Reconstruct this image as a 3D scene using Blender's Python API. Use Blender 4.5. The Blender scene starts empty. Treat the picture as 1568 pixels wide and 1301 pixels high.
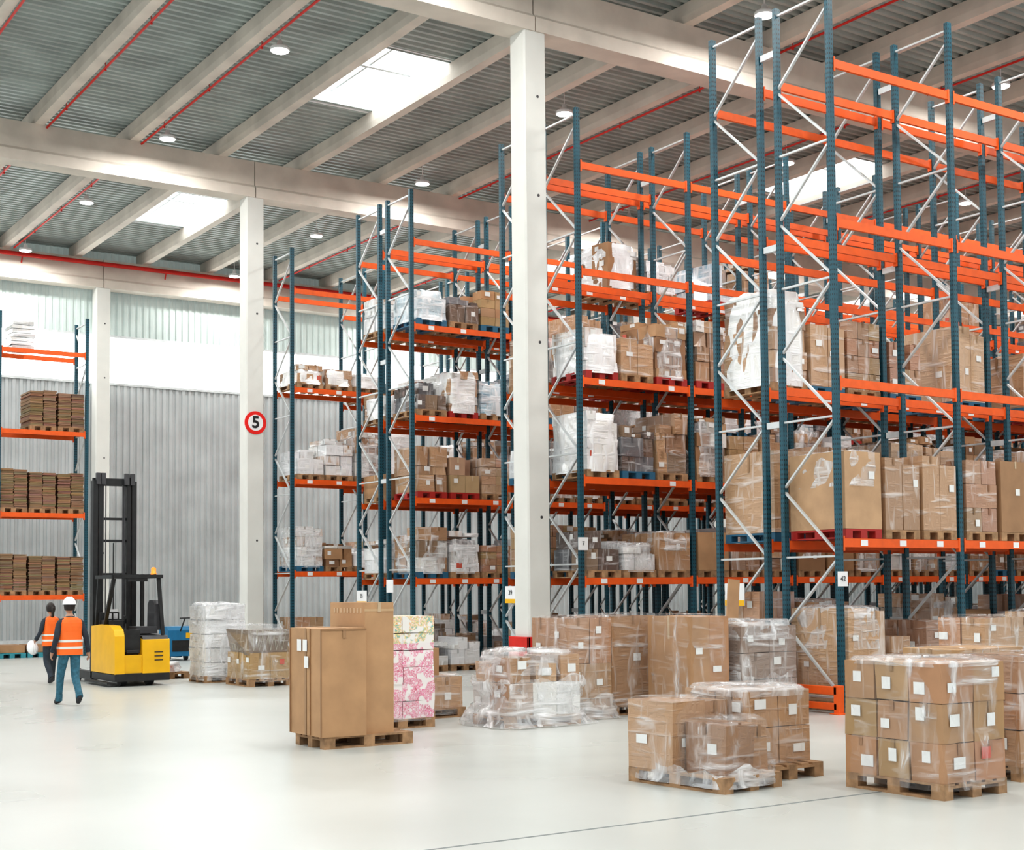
import bpy, math, random
from mathutils import Vector, Matrix, noise
scene = bpy.context.scene
COL = scene.collection
try:
    scene.view_settings.view_transform = 'Standard'
    scene.view_settings.look = 'None'
    scene.view_settings.exposure = -0.14
except Exception as e:
    print(e)
try:
    scene.view_settings.look = 'Medium High Contrast'
except Exception as e:
    print(e)

# ------------------------------------------------------------------ materials
def newmat(name):
    m = bpy.data.materials.new(name); m.use_nodes = True
    nt = m.node_tree
    return m, nt, nt.nodes, nt.links, nt.nodes['Principled BSDF']

def mixcol(nt, fac, a, b, blend='MIX'):
    n = nt.nodes.new('ShaderNodeMix'); n.data_type = 'RGBA'; n.blend_type = blend
    for sock, v in ((n.inputs[0], fac), (n.inputs[6], a), (n.inputs[7], b)):
        if hasattr(v, 'is_linked') or hasattr(v, 'links'):
            nt.links.new(v, sock)
        else:
            sock.default_value = v if not isinstance(v, tuple) else (v[0], v[1], v[2], 1)
    return n.outputs[2]

def noise_node(nt, scale, detail=4, vec=None, rough=.5, dist=0):
    n = nt.nodes.new('ShaderNodeTexNoise')
    n.inputs['Scale'].default_value = scale
    n.inputs['Detail'].default_value = detail
    n.inputs['Roughness'].default_value = rough
    n.inputs['Distortion'].default_value = dist
    if vec is not None: nt.links.new(vec, n.inputs['Vector'])
    return n.outputs['Fac']

def ramp(nt, fac, stops):
    n = nt.nodes.new('ShaderNodeValToRGB')
    nt.links.new(fac, n.inputs[0])
    el = n.color_ramp.elements
    el[0].position = stops[0][0]; el[0].color = (*stops[0][1], 1)
    el[1].position = stops[-1][0]; el[1].color = (*stops[-1][1], 1)
    for p, c in stops[1:-1]:
        e = el.new(p); e.color = (*c, 1)
    return n.outputs[0]

def coords(nt, kind='Object', scale=(1, 1, 1), rot=(0, 0, 0)):
    t = nt.nodes.new('ShaderNodeTexCoord'); mp = nt.nodes.new('ShaderNodeMapping')
    mp.inputs['Scale'].default_value = scale
    mp.inputs['Rotation'].default_value = rot
    nt.links.new(t.outputs[kind], mp.inputs[0])
    return mp.outputs[0]

def bump(nt, fac, strength, dist=.02):
    b = nt.nodes.new('ShaderNodeBump'); b.inputs['Strength'].default_value = strength
    b.inputs['Distance'].default_value = dist
    nt.links.new(fac, b.inputs['Height']); return b.outputs[0]

def simple(name, col, rough=.5, metal=0, var=.12, scale=6, bmp=0, emit=None, es=1):
    m, nt, N, L, P = newmat(name)
    v = coords(nt)
    f = noise_node(nt, scale, 5, v)
    dark = tuple(c * (1 - var) for c in col); lite = tuple(min(1, c * (1 + var)) for c in col)
    L.new(ramp(nt, f, [(.3, dark), (.7, lite)]), P.inputs['Base Color'])
    P.inputs['Roughness'].default_value = rough; P.inputs['Metallic'].default_value = metal
    if bmp: L.new(bump(nt, f, bmp), P.inputs['Normal'])
    if emit:
        P.inputs['Emission Color'].default_value = (*emit, 1); P.inputs['Emission Strength'].default_value = es
    return m

def attr(nt):
    a = nt.nodes.new('ShaderNodeAttribute'); a.attribute_name = 'Col'; return a.outputs['Color']

def m_card():
    m, nt, N, L, P = newmat('cardboard')
    f = noise_node(nt, 3, 5, coords(nt)); g = ramp(nt, f, [(.3, (.85, .85, .85)), (.7, (1.05, 1.05, 1.05))])
    L.new(mixcol(nt, 1.0, attr(nt), g, 'MULTIPLY'), P.inputs['Base Color'])
    P.inputs['Roughness'].default_value = .7
    L.new(bump(nt, f, .15), P.inputs['Normal']); return m

def streak(nt):
    a = noise_node(nt, 1, 3, coords(nt, scale=(1.3, 1.3, 10), rot=(.55, .45, 0)), .55, .6)
    b = noise_node(nt, 1, 3, coords(nt, scale=(7, 7, 1.2), rot=(-.6, .5, 0)), .55, .8)
    mx = nt.nodes.new('ShaderNodeMath'); mx.operation = 'MAXIMUM'
    nt.links.new(a, mx.inputs[0]); nt.links.new(b, mx.inputs[1]); return mx.outputs[0]

def m_wrapcard(name, lo, hi, amt, rough, base=.03):
    m, nt, N, L, P = newmat(name)
    s = streak(nt)
    f = ramp(nt, s, [(lo, (base,) * 3), (hi, (amt, amt, amt))])
    L.new(mixcol(nt, f, attr(nt), (.88, .89, .91)), P.inputs['Base Color'])
    P.inputs['Roughness'].default_value = rough
    P.inputs['Coat Weight'].default_value = .8; P.inputs['Coat Roughness'].default_value = .08
    L.new(bump(nt, s, .8, .05), P.inputs['Normal']); return m

def m_plain():
    m, nt, N, L, P = newmat('printed_paint')
    f = noise_node(nt, 12, 3, coords(nt)); g = ramp(nt, f, [(.3, (.93, .93, .93)), (.7, (1, 1, 1))])
    L.new(mixcol(nt, 1.0, attr(nt), g, 'MULTIPLY'), P.inputs['Base Color'])
    P.inputs['Roughness'].default_value = .5; return m

def m_film(name, a, b, c, st=(.53, .66, .76)):
    m, nt, N, L, P = newmat(name)
    s = streak(nt)
    f = ramp(nt, s, [(st[0], (a,) * 3), (st[1], (b,) * 3), (st[2], (c,) * 3)])
    P.inputs['Base Color'].default_value = (.93, .94, .96, 1)
    P.inputs['Roughness'].default_value = .10
    P.inputs['Coat Weight'].default_value = .6; P.inputs['Coat Roughness'].default_value = .05
    L.new(bump(nt, s, 1.0, .06), P.inputs['Normal'])
    t = N.new('ShaderNodeBsdfTransparent'); mx = N.new('ShaderNodeMixShader')
    L.new(f, mx.inputs[0]); L.new(t.outputs[0], mx.inputs[1]); L.new(P.outputs[0], mx.inputs[2])
    L.new(mx.outputs[0], N['Material Output'].inputs[0]); return m

def m_pink():
    m, nt, N, L, P = newmat('printed_pink_film')
    n2 = noise_node(nt, 13, 2, coords(nt), .5, 2.2)
    n3 = noise_node(nt, 7, 1, coords(nt), .5, 0)
    pk = ramp(nt, n2, [(.36, (.86, .66, .72)), (.43, (.60, .02, .12)), (.48, (.88, .82, .82)), (.53, (.78, .08, .30)), (.60, (.88, .80, .82))])
    yl = ramp(nt, n2, [(.38, (.88, .88, .84)), (.44, (.80, .35, .08)), (.48, (.88, .87, .80)), (.54, (.85, .65, .15)), (.60, (.30, .52, .50))])
    pk = mixcol(nt, ramp(nt, n3, [(.56, (0, 0, 0)), (.60, (1, 1, 1))]), pk, (.86, .83, .82))
    yl = mixcol(nt, ramp(nt, n3, [(.50, (0, 0, 0)), (.54, (1, 1, 1))]), yl, (.87, .86, .83))
    sp = N.new('ShaderNodeSeparateXYZ'); L.new(coords(nt), sp.inputs[0])
    gt = N.new('ShaderNodeMath'); gt.operation = 'GREATER_THAN'; gt.inputs[1].default_value = 1.15
    L.new(sp.outputs[2], gt.inputs[0])
    L.new(mixcol(nt, gt.outputs[0], pk, yl), P.inputs['Base Color'])
    P.inputs['Roughness'].default_value = .3; return m

def m_post():
    m, nt, N, L, P = newmat('blue_steel_perforated')
    t = N.new('ShaderNodeUVMap'); sp = N.new('ShaderNodeSeparateXYZ'); L.new(t.outputs[0], sp.inputs[0])
    def M(op, a, b=None):
        n = N.new('ShaderNodeMath'); n.operation = op
        for i, v in enumerate((a, b)):
            if v is None: continue
            if isinstance(v, (int, float)): n.inputs[i].default_value = v
            else: L.new(v, n.inputs[i])
        return n.outputs[0]
    fr = M('FRACT', M('MULTIPLY', sp.outputs[1], 1 / .075))
    h1 = M('LESS_THAN', fr, .42)
    ua = M('LESS_THAN', M('ABSOLUTE', M('SUBTRACT', M('ABSOLUTE', M('SUBTRACT', sp.outputs[0], .5)), .24)), .09)
    hole = M('MULTIPLY', h1, ua)
    f = noise_node(nt, 2, 4, coords(nt))
    base = ramp(nt, f, [(.3, (.009, .070, .10)), (.7, (.018, .10, .14))])
    L.new(mixcol(nt, hole, base, (.004, .008, .012)), P.inputs['Base Color'])
    P.inputs['Roughness'].default_value = .42; return m

def m_floor():
    m, nt, N, L, P = newmat('polished_concrete')
    v = coords(nt)
    a = noise_node(nt, .28, 3, v, .45, .3); b = noise_node(nt, 1.6, 3, v, .5)
    c1 = ramp(nt, a, [(.2, (.50, .53, .51)), (.5, (.545, .57, .55)), (.8, (.59, .61, .59))])
    c2 = ramp(nt, b, [(.2, (.955, .955, .955)), (.8, (1, 1, 1))])
    L.new(mixcol(nt, 1.0, c1, c2, 'MULTIPLY'), P.inputs['Base Color'])
    L.new(ramp(nt, a, [(.2, (.25, .25, .25)), (.8, (.33, .33, .33))]), P.inputs['Roughness'])
    return m

CARD = m_card(); WCARD = m_wrapcard('wrapped_cardboard', .56, .72, .55, .4)
MILK = m_wrapcard('milky_wrap', .40, .62, .85, .25, .15)
WOOD = simple('pallet_wood', (.36, .22, .12), .8, var=.35, scale=9, bmp=.3)
PLAIN = m_plain(); FILM = m_film('stretch_film', .05, .25, .85); FILM2 = m_film('bunched_stretch_film', .22, .5, .9, (.48, .60, .72)); PINK = m_pink()
GOODS = [CARD, WCARD, MILK, WOOD, PLAIN, FILM, PINK, FILM2]
POST = m_post()
BEAM = simple('orange_steel', (.80, .12, .012), .5, var=.08)
REDB = simple('red_steel', (.62, .02, .012), .45, var=.08)
GALV = simple('galvanised_steel', (.60, .63, .64), .4, .2, var=.1)
CONC = simple('column_concrete', (.70, .70, .665), .75, var=.04, scale=1.5, bmp=.05)
CONC2 = simple('beam_concrete', (.69, .625, .555), .8, var=.12, scale=1.2, bmp=.1)
DECK = simple('roof_deck_steel', (.39, .435, .42), .45, .1, var=.18, scale=1)
WALLM = simple('wall_cladding_steel', (.50, .53, .54), .4, .35, var=.14, scale=.7)
BLACK = simple('black_steel', (.018, .019, .02), .45, var=.3)
DGREY = simple('dark_grey_plastic', (.06, .06, .065), .5, var=.2)
YEL = simple('yellow_paint', (.84, .47, .01), .35, var=.06, scale=3)
BLUE = simple('blue_paint', (.015, .17, .34), .4, var=.1)
WHITE = simple('white_plastic', (.85, .86, .87), .35, var=.03)
JOINT = simple('joint_sealant', (.20, .22, .22), .8, var=.2)
ORL = simple('amber_lens', (.9, .25, .02), .2, emit=(1, .3, .02), es=.6)
LAMPM = simple('lamp_glow', (.9, .9, .9), .5, emit=(1, 1, .97), es=16)
SKYL = simple('daylight_panel', (.9, .9, .9), .5, emit=(.95, 1, 1), es=4.0)
TRANSL = simple('translucent_panel', (.50, .57, .55), .4, emit=(.80, .92, .90), es=.12, var=.25, scale=.5)

# ------------------------------------------------------------------ mesh builder
class MB:
    def __init__(s):
        s.v = []; s.f = []; s.m = []; s.c = []; s.uv = []; s.sm = []
    def face(s, pts, mat=0, col=(1, 1, 1), uv=None, smooth=False):
        b = len(s.v); s.v.extend([tuple(p) for p in pts]); n = len(pts)
        s.f.append(tuple(range(b, b + n))); s.m.append(mat); s.c.append(col)
        s.uv.append(uv or [(0, 0)] * n); s.sm.append(smooth)
    def grid(s, rows, mat=0, col=(1, 1, 1), closed=True, smooth=True):
        b = len(s.v); n = len(rows[0])
        for r in rows: s.v.extend([tuple(p) for p in r])
        for i in range(len(rows) - 1):
            for j in range(n if closed else n - 1):
                k = (j + 1) % n
                s.f.append((b + i * n + j, b + i * n + k, b + (i + 1) * n + k, b + (i + 1) * n + j))
                s.m.append(mat); s.c.append(col); s.uv.append([(0, 0)] * 4); s.sm.append(smooth)
    def box(s, x0, x1, y0, y1, z0, z1, mat=0, col=(1, 1, 1), M=None, jit=0, rng=random, bev=0):
        P = [Vector((x, y, z)) for z in (z0, z1) for y in (y0, y1) for x in (x0, x1)]
        if jit: P = [p + Vector((rng.uniform(-jit, jit), rng.uniform(-jit, jit), rng.uniform(-jit, 0))) for p in P]
        if M is not None: P = [M @ p for p in P]
        b = len(s.v); s.v.extend([tuple(p) for p in P])
        for f in ((0, 2, 3, 1), (4, 5, 7, 6), (0, 1, 5, 4), (2, 6, 7, 3), (0, 4, 6, 2), (1, 3, 7, 5)):
            s.f.append(tuple(b + i for i in f)); s.m.append(mat); s.c.append(col); s.sm.append(False)
            side = f[0] < 4 and any(i >= 4 for i in f)
            if side:
                ks = [i % 4 for i in f]; first = ks[0]
                s.uv.append([(0.0 if (i % 4) == first else 1.0, z1 if i >= 4 else z0) for i in f])
            else: s.uv.append([(0.5, 0.08)] * 4)
    def seg(s, p, q, w, h=None, mat=0, col=(1, 1, 1), n=4, up=Vector((0, 0, 1))):
        p = Vector(p); q = Vector(q); d = (q - p)
        if d.length < 1e-6: return
        d.normalize(); h = h or w
        if abs(d.dot(up)) > .99: up = Vector((0, 1, 0))
        a = d.cross(up).normalized(); b = a.cross(d).normalized()
        if n == 4: offs = [(-w / 2, -h / 2), (w / 2, -h / 2), (w / 2, h / 2), (-w / 2, h / 2)]
        else: offs = [(math.cos(t * 2 * math.pi / n) * w / 2, math.sin(t * 2 * math.pi / n) * h / 2) for t in range(n)]
        r0 = [p + a * x + b * y for x, y in offs]; r1 = [q + a * x + b * y for x, y in offs]
        s.grid([r0, r1], mat, col, True, n > 4)
        s.face(r0[::-1], mat, col); s.face(r1, mat, col)
    def lathe(s, c, prof, n=16, mat=0, col=(1, 1, 1), axis='z'):
        rows = []
        for r, h in prof:
            row = []
            for i in range(n):
                t = 2 * math.pi * i / n; x = r * math.cos(t); y = r * math.sin(t)
                row.append((c[0] + x, c[1] + y, c[2] + h) if axis == 'z' else ((c[0] + h, c[1] + x, c[2] + y) if axis == 'x' else (c[0] + x, c[1] + h, c[2] + y)))
            rows.append(row)
        s.grid(rows, mat, col)
        s.face(rows[0][::-1], mat, col); s.face(rows[-1], mat, col)
    def extrude(s, poly, x0, x1, mat=0, col=(1, 1, 1), M=None):
        a = [Vector((x0, y, z)) for y, z in poly]; b = [Vector((x1, y, z)) for y, z in poly]
        if M is not None: a = [M @ p for p in a]; b = [M @ p for p in b]
        s.grid([a, b], mat, col, True, False); s.face(a[::-1], mat, col); s.face(b, mat, col)
    def build(s, name, mats, parent=None, bevel=0, loc=None, rot=0):
        me = bpy.data.meshes.new(name); me.from_pydata(s.v, [], s.f)
        for m in mats: me.materials.append(m)
        me.polygons.foreach_set('material_index', s.m)
        me.polygons.foreach_set('use_smooth', s.sm)
        ca = me.attributes.new('Col', 'FLOAT_COLOR', 'CORNER')
        uv = me.uv_layers.new(name='UVMap')
        cd = []; ud = []
        for f, c, u in zip(s.f, s.c, s.uv):
            for k in range(len(f)):
                cd.extend((c[0], c[1], c[2], 1.0)); ud.extend(u[k])
        me.attributes['Col'].data.foreach_set('color', cd); me.uv_layers['UVMap'].data.foreach_set('uv', ud)
        me.update()
        o = bpy.data.objects.new(name, me); COL.objects.link(o)
        if parent: o.parent = parent
        if loc: o.location = loc
        o.rotation_euler[2] = rot
        if bevel:
            b = o.modifiers.new('bevel', 'BEVEL'); b.width = bevel; b.segments = 2; b.limit_method = 'ANGLE'
        return o

def empty(name, loc=(0, 0, 0), rot=0):
    e = bpy.data.objects.new(name, None); e.location = loc; e.rotation_euler[2] = rot; COL.objects.link(e); return e

# ------------------------------------------------------------------ room shell
XA, XB, YA, YB = -8.0, 60.0, -6.0, 48.6
mb = MB(); mb.box(-40, XB + 2, -30, YB + 1, -.3, 0, 0)
for k in (-2, 0):
    y = 8.85 + 6.65 * k
    mb.box(-40, XB, y - .016, y + .016, 0, .0015, 1)
mb.box(21.5, 21.516, -30, YB - .5, 0, .001, 1)
mb.build('floor', [m_floor(), JOINT])

PUR = [9.1 - 2.4 * 7 + 2.4 * k for k in range(29)]
def sky_here(x, y0, y1):
    k = round((x - 13.9) / 2.4)
    if k % 6: return False
    for s in (.1, 13.4, 26.7, 40.0):
        if y0 >= s - .01 and y1 <= s + 3.9: return True
    return False
deck = MB(); pitch = .25; ZD = 13.86
for xa in PUR[:-1]:
    y = YA
    while y < YB:
        x0, x1 = xa, xa + 2.4
        if sky_here(xa, y, y + pitch):
            y += pitch; continue
        pr = [(0, 0), (.09, 0), (.125, .075), (.215, .075), (.25, 0)]
        for (a, za), (b, zb) in zip(pr[:-1], pr[1:]):
            deck.face([(x0, y + a, ZD + za), (x0, y + b, ZD + zb), (x1, y + b, ZD + zb), (x1, y + a, ZD + za)], 0)
        y += pitch
deck.box(PUR[0], PUR[-1], YA, YA + .1, ZD, ZD + .6, 0)
deck.build('ceiling', [DECK])
n = 1
for xa in PUR[:-1]:
    if round((xa - 13.9) / 2.4) % 6: continue
    for s in (.1, 13.4, 26.7, 40.0):
        w = MB(); x0, x1, y0, y1 = xa + .1, xa + 2.3, s - .05, s + 3.95
        for a in ((xa, x0, y0, y1), (x1, xa + 2.4, y0, y1)): w.box(*a, ZD, ZD + .5, 0)
        w.box(xa, xa + 2.4, y0 - .08, y0, ZD, ZD + .5, 0); w.box(xa, xa + 2.4, y1, y1 + .08, ZD, ZD + .5, 0)
        w.box(x0, x1, y0, y1, ZD + .42, ZD + .46, 1)
        w.box(x0, x1, (y0 + y1) / 2 - .05, (y0 + y1) / 2 + .05, ZD + .30, ZD + .42, 2)
        w.box((x0 + x1) / 2 - .03, (x0 + x1) / 2 + .03, y0, y1, ZD + .34, ZD + .42, 2)
        w.build('window_%d' % n, [WHITE, SKYL, GALV]); n += 1
for i, x in enumerate(PUR):
    p = MB()
    poly = [(-.12, 13.45), (.12, 13.45), (.14, 13.60), (.14, 13.855), (-.14, 13.855), (-.14, 13.60)]
    a = [(x + u, YA, z) for u, z in poly]; b = [(x + u, YB - .05, z) for u, z in poly]
    p.grid([a, b], 0, closed=True, smooth=False); p.face(a, 0); p.face(b[::-1], 0)
    p.build('roof_purlin', [CONC2])
CX = 14.8
for gy in (-5.0, 8.3, 21.6, 34.9, 48.15):
    segs = [(-13.9, CX - .012), (CX + .012, 43.6 - .012), (43.6 + .012, 60)]
    g = MB()
    for a, b in segs:
        poly = [(gy - .28, 12.45), (gy + .28, 12.45), (gy + .28, 12.72), (gy + .2, 12.8), (gy + .2, 13.45), (gy - .2, 13.45), (gy - .2, 12.8), (gy - .28, 12.72)]
        g.extrude(poly, a, b, 0)
    g.build('roof_girder', [CONC2])
for cx in (CX, 43.6):
    for cy in (-5.0, 8.3, 21.6, 34.9, 48.15):
        c = MB(); h = .25
        ch = .03
        poly = [(-h + ch, -h), (h - ch, -h), (h, -h + ch), (h, h - ch), (h - ch, h), (-h + ch, h), (-h, h - ch), (-h, -h + ch)]
        r = [[(cx + u, cy + v, z) for u, v in poly] for z in (0, 12.45)]
        c.grid(r, 0, smooth=False); c.face(r[1], 0)
        for z in (3.2, 6.5, 9.3, 11.2):
            c.lathe((cx + .05, cy - h - .004, z), [(.03, 0), (.03, .004)], 8, 1, axis='y')
        c.build('concrete_column', [CONC, DGREY])

# back wall
W = MB(); yw = YB
def corr(z0, z1, xa, xb, mat, pitch=.24, dep=.045):
    x = xa
    while x < xb:
        pr = [(0, 0), (.10, 0), (.13, dep), (.21, dep), (.24, 0)]
        for (a, da), (b, db) in zip(pr[:-1], pr[1:]):
            W.face([(x + a, yw + da, z0), (x + b, yw + db, z0), (x + b, yw + db, z1), (x + a, yw + da, z1)], mat)
        x += pitch
corr(.25, 9.2, XA - 6, XB, 0); corr(10.9, 13.86, XA - 6, XB, 2)
W.box(XA - 6, XB, yw + .06, yw + .09, 9.2, 10.9, 1)
W.box(XA - 6, XB, yw - .06, yw + .06, 0, .25, 3)
for z in (9.2, 10.9): W.box(XA - 6, XB, yw - .03, yw + .08, z - .04, z + .04, 3)
W.build('wall_back', [WALLM, SKYL, TRANSL, GALV])
R = MB()
y = YA
while y < YB:
    pr = [(0, 0), (.10, 0), (.13, .045), (.21, .045), (.24, 0)]
    for (a, da), (b, db) in zip(pr[:-1], pr[1:]):
        R.face([(XB + da, y + a, 0), (XB + db, y + b, 0), (XB + db, y + b, 13.86), (XB + da, y + a, 13.86)], 0)
    y += .24
R.build('wall_right', [WALLM])

# sprinkler pipes
for x in (6.85, 9.28, 11.68, 21.28, 26.08, 33.28):
    p = MB(); p.seg((x, YA, 13.40), (x, 47.6, 13.40), .055, n=8)
    for k in range(15):
        y = 3 + 3 * k
        p.seg((x, y, 13.42), (x, y, 13.84), .02, n=6); p.lathe((x, y, 13.33), [(.012, 0), (.03, .02), (.012, .07)], 8)
    p.build('sprinkler_pipe', [REDB])
p = MB(); p.seg((-10, 47.75, 13.25), (58, 47.75, 13.25), .15, n=10)
for k in range(13): p.seg((-8 + 5 * k, 47.75, 13.25), (-8 + 5 * k, 47.9, 13.0), .05, n=6)
p.build('sprinkler_pipe', [REDB])

# ceiling lamps
for lx in (-2.8, 4.5, 11.8, 19.1, 26.4, 33.7, 41.0, 48.3):
    for ly in (-.6, 6.1, 12.85, 19.6, 26.35, 33.1, 39.85, 46.6):
        l = MB()
        l.lathe((lx, ly, 13.1), [(.20, 0), (.21, .03), (.19, .08), (.08, .10), (.05, .22), (.02, .24)], 18, 0)
        l.lathe((lx, ly, 13.09), [(.18, 0), (.18, .012)], 18, 1)
        l.seg((lx, ly, 13.3), (lx, ly, 13.84), .02, n=6, mat=0)
        lo = l.build('ceiling_lamp', [WHITE, LAMPM])
        ld = bpy.data.lights.new('lamp_light', 'AREA'); ld.shape = 'DISK'; ld.size = .5; ld.energy = 235
        ld.color = (1, .985, .955)
        lt = bpy.data.objects.new('lamp_light', ld); lt.location = (lx, ly, 13.07); COL.objects.link(lt)
        lt.parent = lo

# ------------------------------------------------------------------ goods
BR = [(.45, .265, .14), (.41, .235, .122), (.49, .30, .165), (.37, .215, .115), (.32, .18, .10), (.53, .345, .205)]
WH = [(.78, .78, .77), (.70, .71, .72), (.58, .56, .53), (.8, .79, .75)]
DK = [(.12, .085, .07), (.17, .11, .075), (.15, .15, .16), (.25, .165, .10)]
BL = [(.16, .36, .48), (.35, .5, .58), (.1, .27, .4)]
def ident(): return Matrix.Identity(4)
def at(x, y, z, r=0): return Matrix.Translation((x, y, z)) @ Matrix.Rotation(r, 4, 'Z')

def carton(mb, M, x0, x1, y0, y1, z0, z1, col, mat, rng, label=.5, tape=True, jit=.006, det=False):
    mb.box(x0, x1, y0, y1, z0, z1, mat, col, M, jit, rng)
    e = .008
    tc = tuple(c * .78 for c in col) if mat != 0 or rng.random() < .6 else (.55, .42, .28)
    mx, my = (x0 + x1) / 2, (y0 + y1) / 2
    def q(pts, c, m=4): mb.face([M @ Vector(p) for p in pts], m, c)
    w = .022
    if tape:
        if rng.random() < .5 or det:
            q([(mx - w, y0, z1 + e), (mx + w, y0, z1 + e), (mx + w, y1, z1 + e), (mx - w, y1, z1 + e)], tc)
            h = min(.12, (z1 - z0) * .3)
            q([(mx - w, y0 - e, z1 - h), (mx + w, y0 - e, z1 - h), (mx + w, y0 - e, z1), (mx - w, y0 - e, z1)], tc)
        if rng.random() < .6 or det:
            h = (z1 - z0) * (.25 if not det else 1)
            q([(x0 - e, my + w, z1 - h), (x0 - e, my - w, z1 - h), (x0 - e, my - w, z1), (x0 - e, my + w, z1)], tc)
    for face in (0, 1):
        if rng.random() < label:
            lw, lh = rng.uniform(.045, .08), rng.uniform(.04, .06)
            lc = rng.choice([(.82, .83, .82)] * 24 + [(.6, .12, .08)])
            u = rng.uniform(.25, .75); zz = z0 + (z1 - z0) * rng.uniform(.35, .75); e2 = .011
            lh = min(lh, (z1 - z0) * .3)
            if face == 0:
                c = x0 + (x1 - x0) * u; q([(c - lw, y0 - e2, zz - lh), (c + lw, y0 - e2, zz - lh), (c + lw, y0 - e2, zz + lh), (c - lw, y0 - e2, zz + lh)], lc)
            else:
                c = y0 + (y1 - y0) * u; q([(x0 - e2, c + lw, zz - lh), (x0 - e2, c - lw, zz - lh), (x0 - e2, c - lw, zz + lh), (x0 - e2, c + lw, zz + lh)], lc)

def pallet(mb, M, w, d, rng, full=False, col=None, along='x'):
    c = col or (1, 1, 1); m = 3 if col is None else 4
    if not full:
        mb.box(-w / 2, w / 2, -d / 2, d / 2, .11, .14, m, c, M)
        for x in (-w / 2, -.07, w / 2 - .14):
            for y in (-d / 2, -.07, d / 2 - .14): mb.box(x, x + .14, y, y + .14, .02, .11, m, c, M)
            mb.box(x, x + .14, -d / 2, d / 2, 0, .02, m, c, M)
        return
    L, S = (w, d) if along == 'x' else (d, w)
    M2 = M if along == 'x' else M @ Matrix.Rotation(math.pi / 2, 4, 'Z')
    for i in range(5):
        bw = .145 if i % 2 == 0 else .10
        y = -S / 2 + (S - .145) * i / 4 + (.145 - bw) / 2
        mb.box(-L / 2, L / 2, y, y + bw, .122, .144, m, c, M2, .002, rng)
    for x in (-L / 2, -.0725, L / 2 - .145):
        mb.box(x, x + .145, -S / 2, S / 2, .1, .122, m, c, M2)
        for y in (-S / 2, -.07, S / 2 - .1 - .02): mb.box(x, x + .145, y, y + .12, .022, .1, m, c, M2)
    for y in (-S / 2, -.07, S / 2 - .12): mb.box(-L / 2, L / 2, y, y + .12, 0, .022, m, c, M2)

def rrect(w, d, r, n=44):
    pts = []
    for i in range(n):
        t = 2 * math.pi * i / n; c, s = math.cos(t), math.sin(t); k = 5.5
        rad = 1 / ((abs(c) ** k + abs(s) ** k) ** (1 / k))
        pts.append((rad * c * w / 2, rad * s * d / 2))
    return pts

def shell(mb, M, w, d, z0, z1, rng, mat=5, amp=.025, flare=.04, col=(.85, .85, .86), taper=0, K=12, topk=True):
    base = rrect(w, d, .1); rows = []; sd = rng.uniform(0, 100)
    for k in range(K + 1):
        u = k / K; z = z0 + (z1 - z0) * u
        sc = 1 + flare * (1 - u) ** 3 - taper * u; row = []
        for x, y in base:
            nz = noise.noise(Vector((x * 3 + sd, y * 3, z * 4))) * amp + noise.noise(Vector((x * 9 + sd, y * 9, z * 12))) * amp * .5
            zz = z if topk or k < K else z + noise.noise(Vector((x * 5, y * 5, sd))) * .12
            row.append(M @ Vector((x * (sc + nz * 2 / w) , y * (sc + nz * 2 / d), zz)))
        rows.append(row)
    if topk:
        for s_, dz in ((.93, .02), (.6, .03), (.2, .02), (.02, .02)):
            rows.append([M @ Vector((x * s_ * (1 - taper), y * s_ * (1 - taper), z1 + dz + noise.noise(Vector((x * 6 + sd, y * 6, 3))) * amp)) for x, y in base])
    mb.grid(rows, mat, col, True, True)

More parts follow.
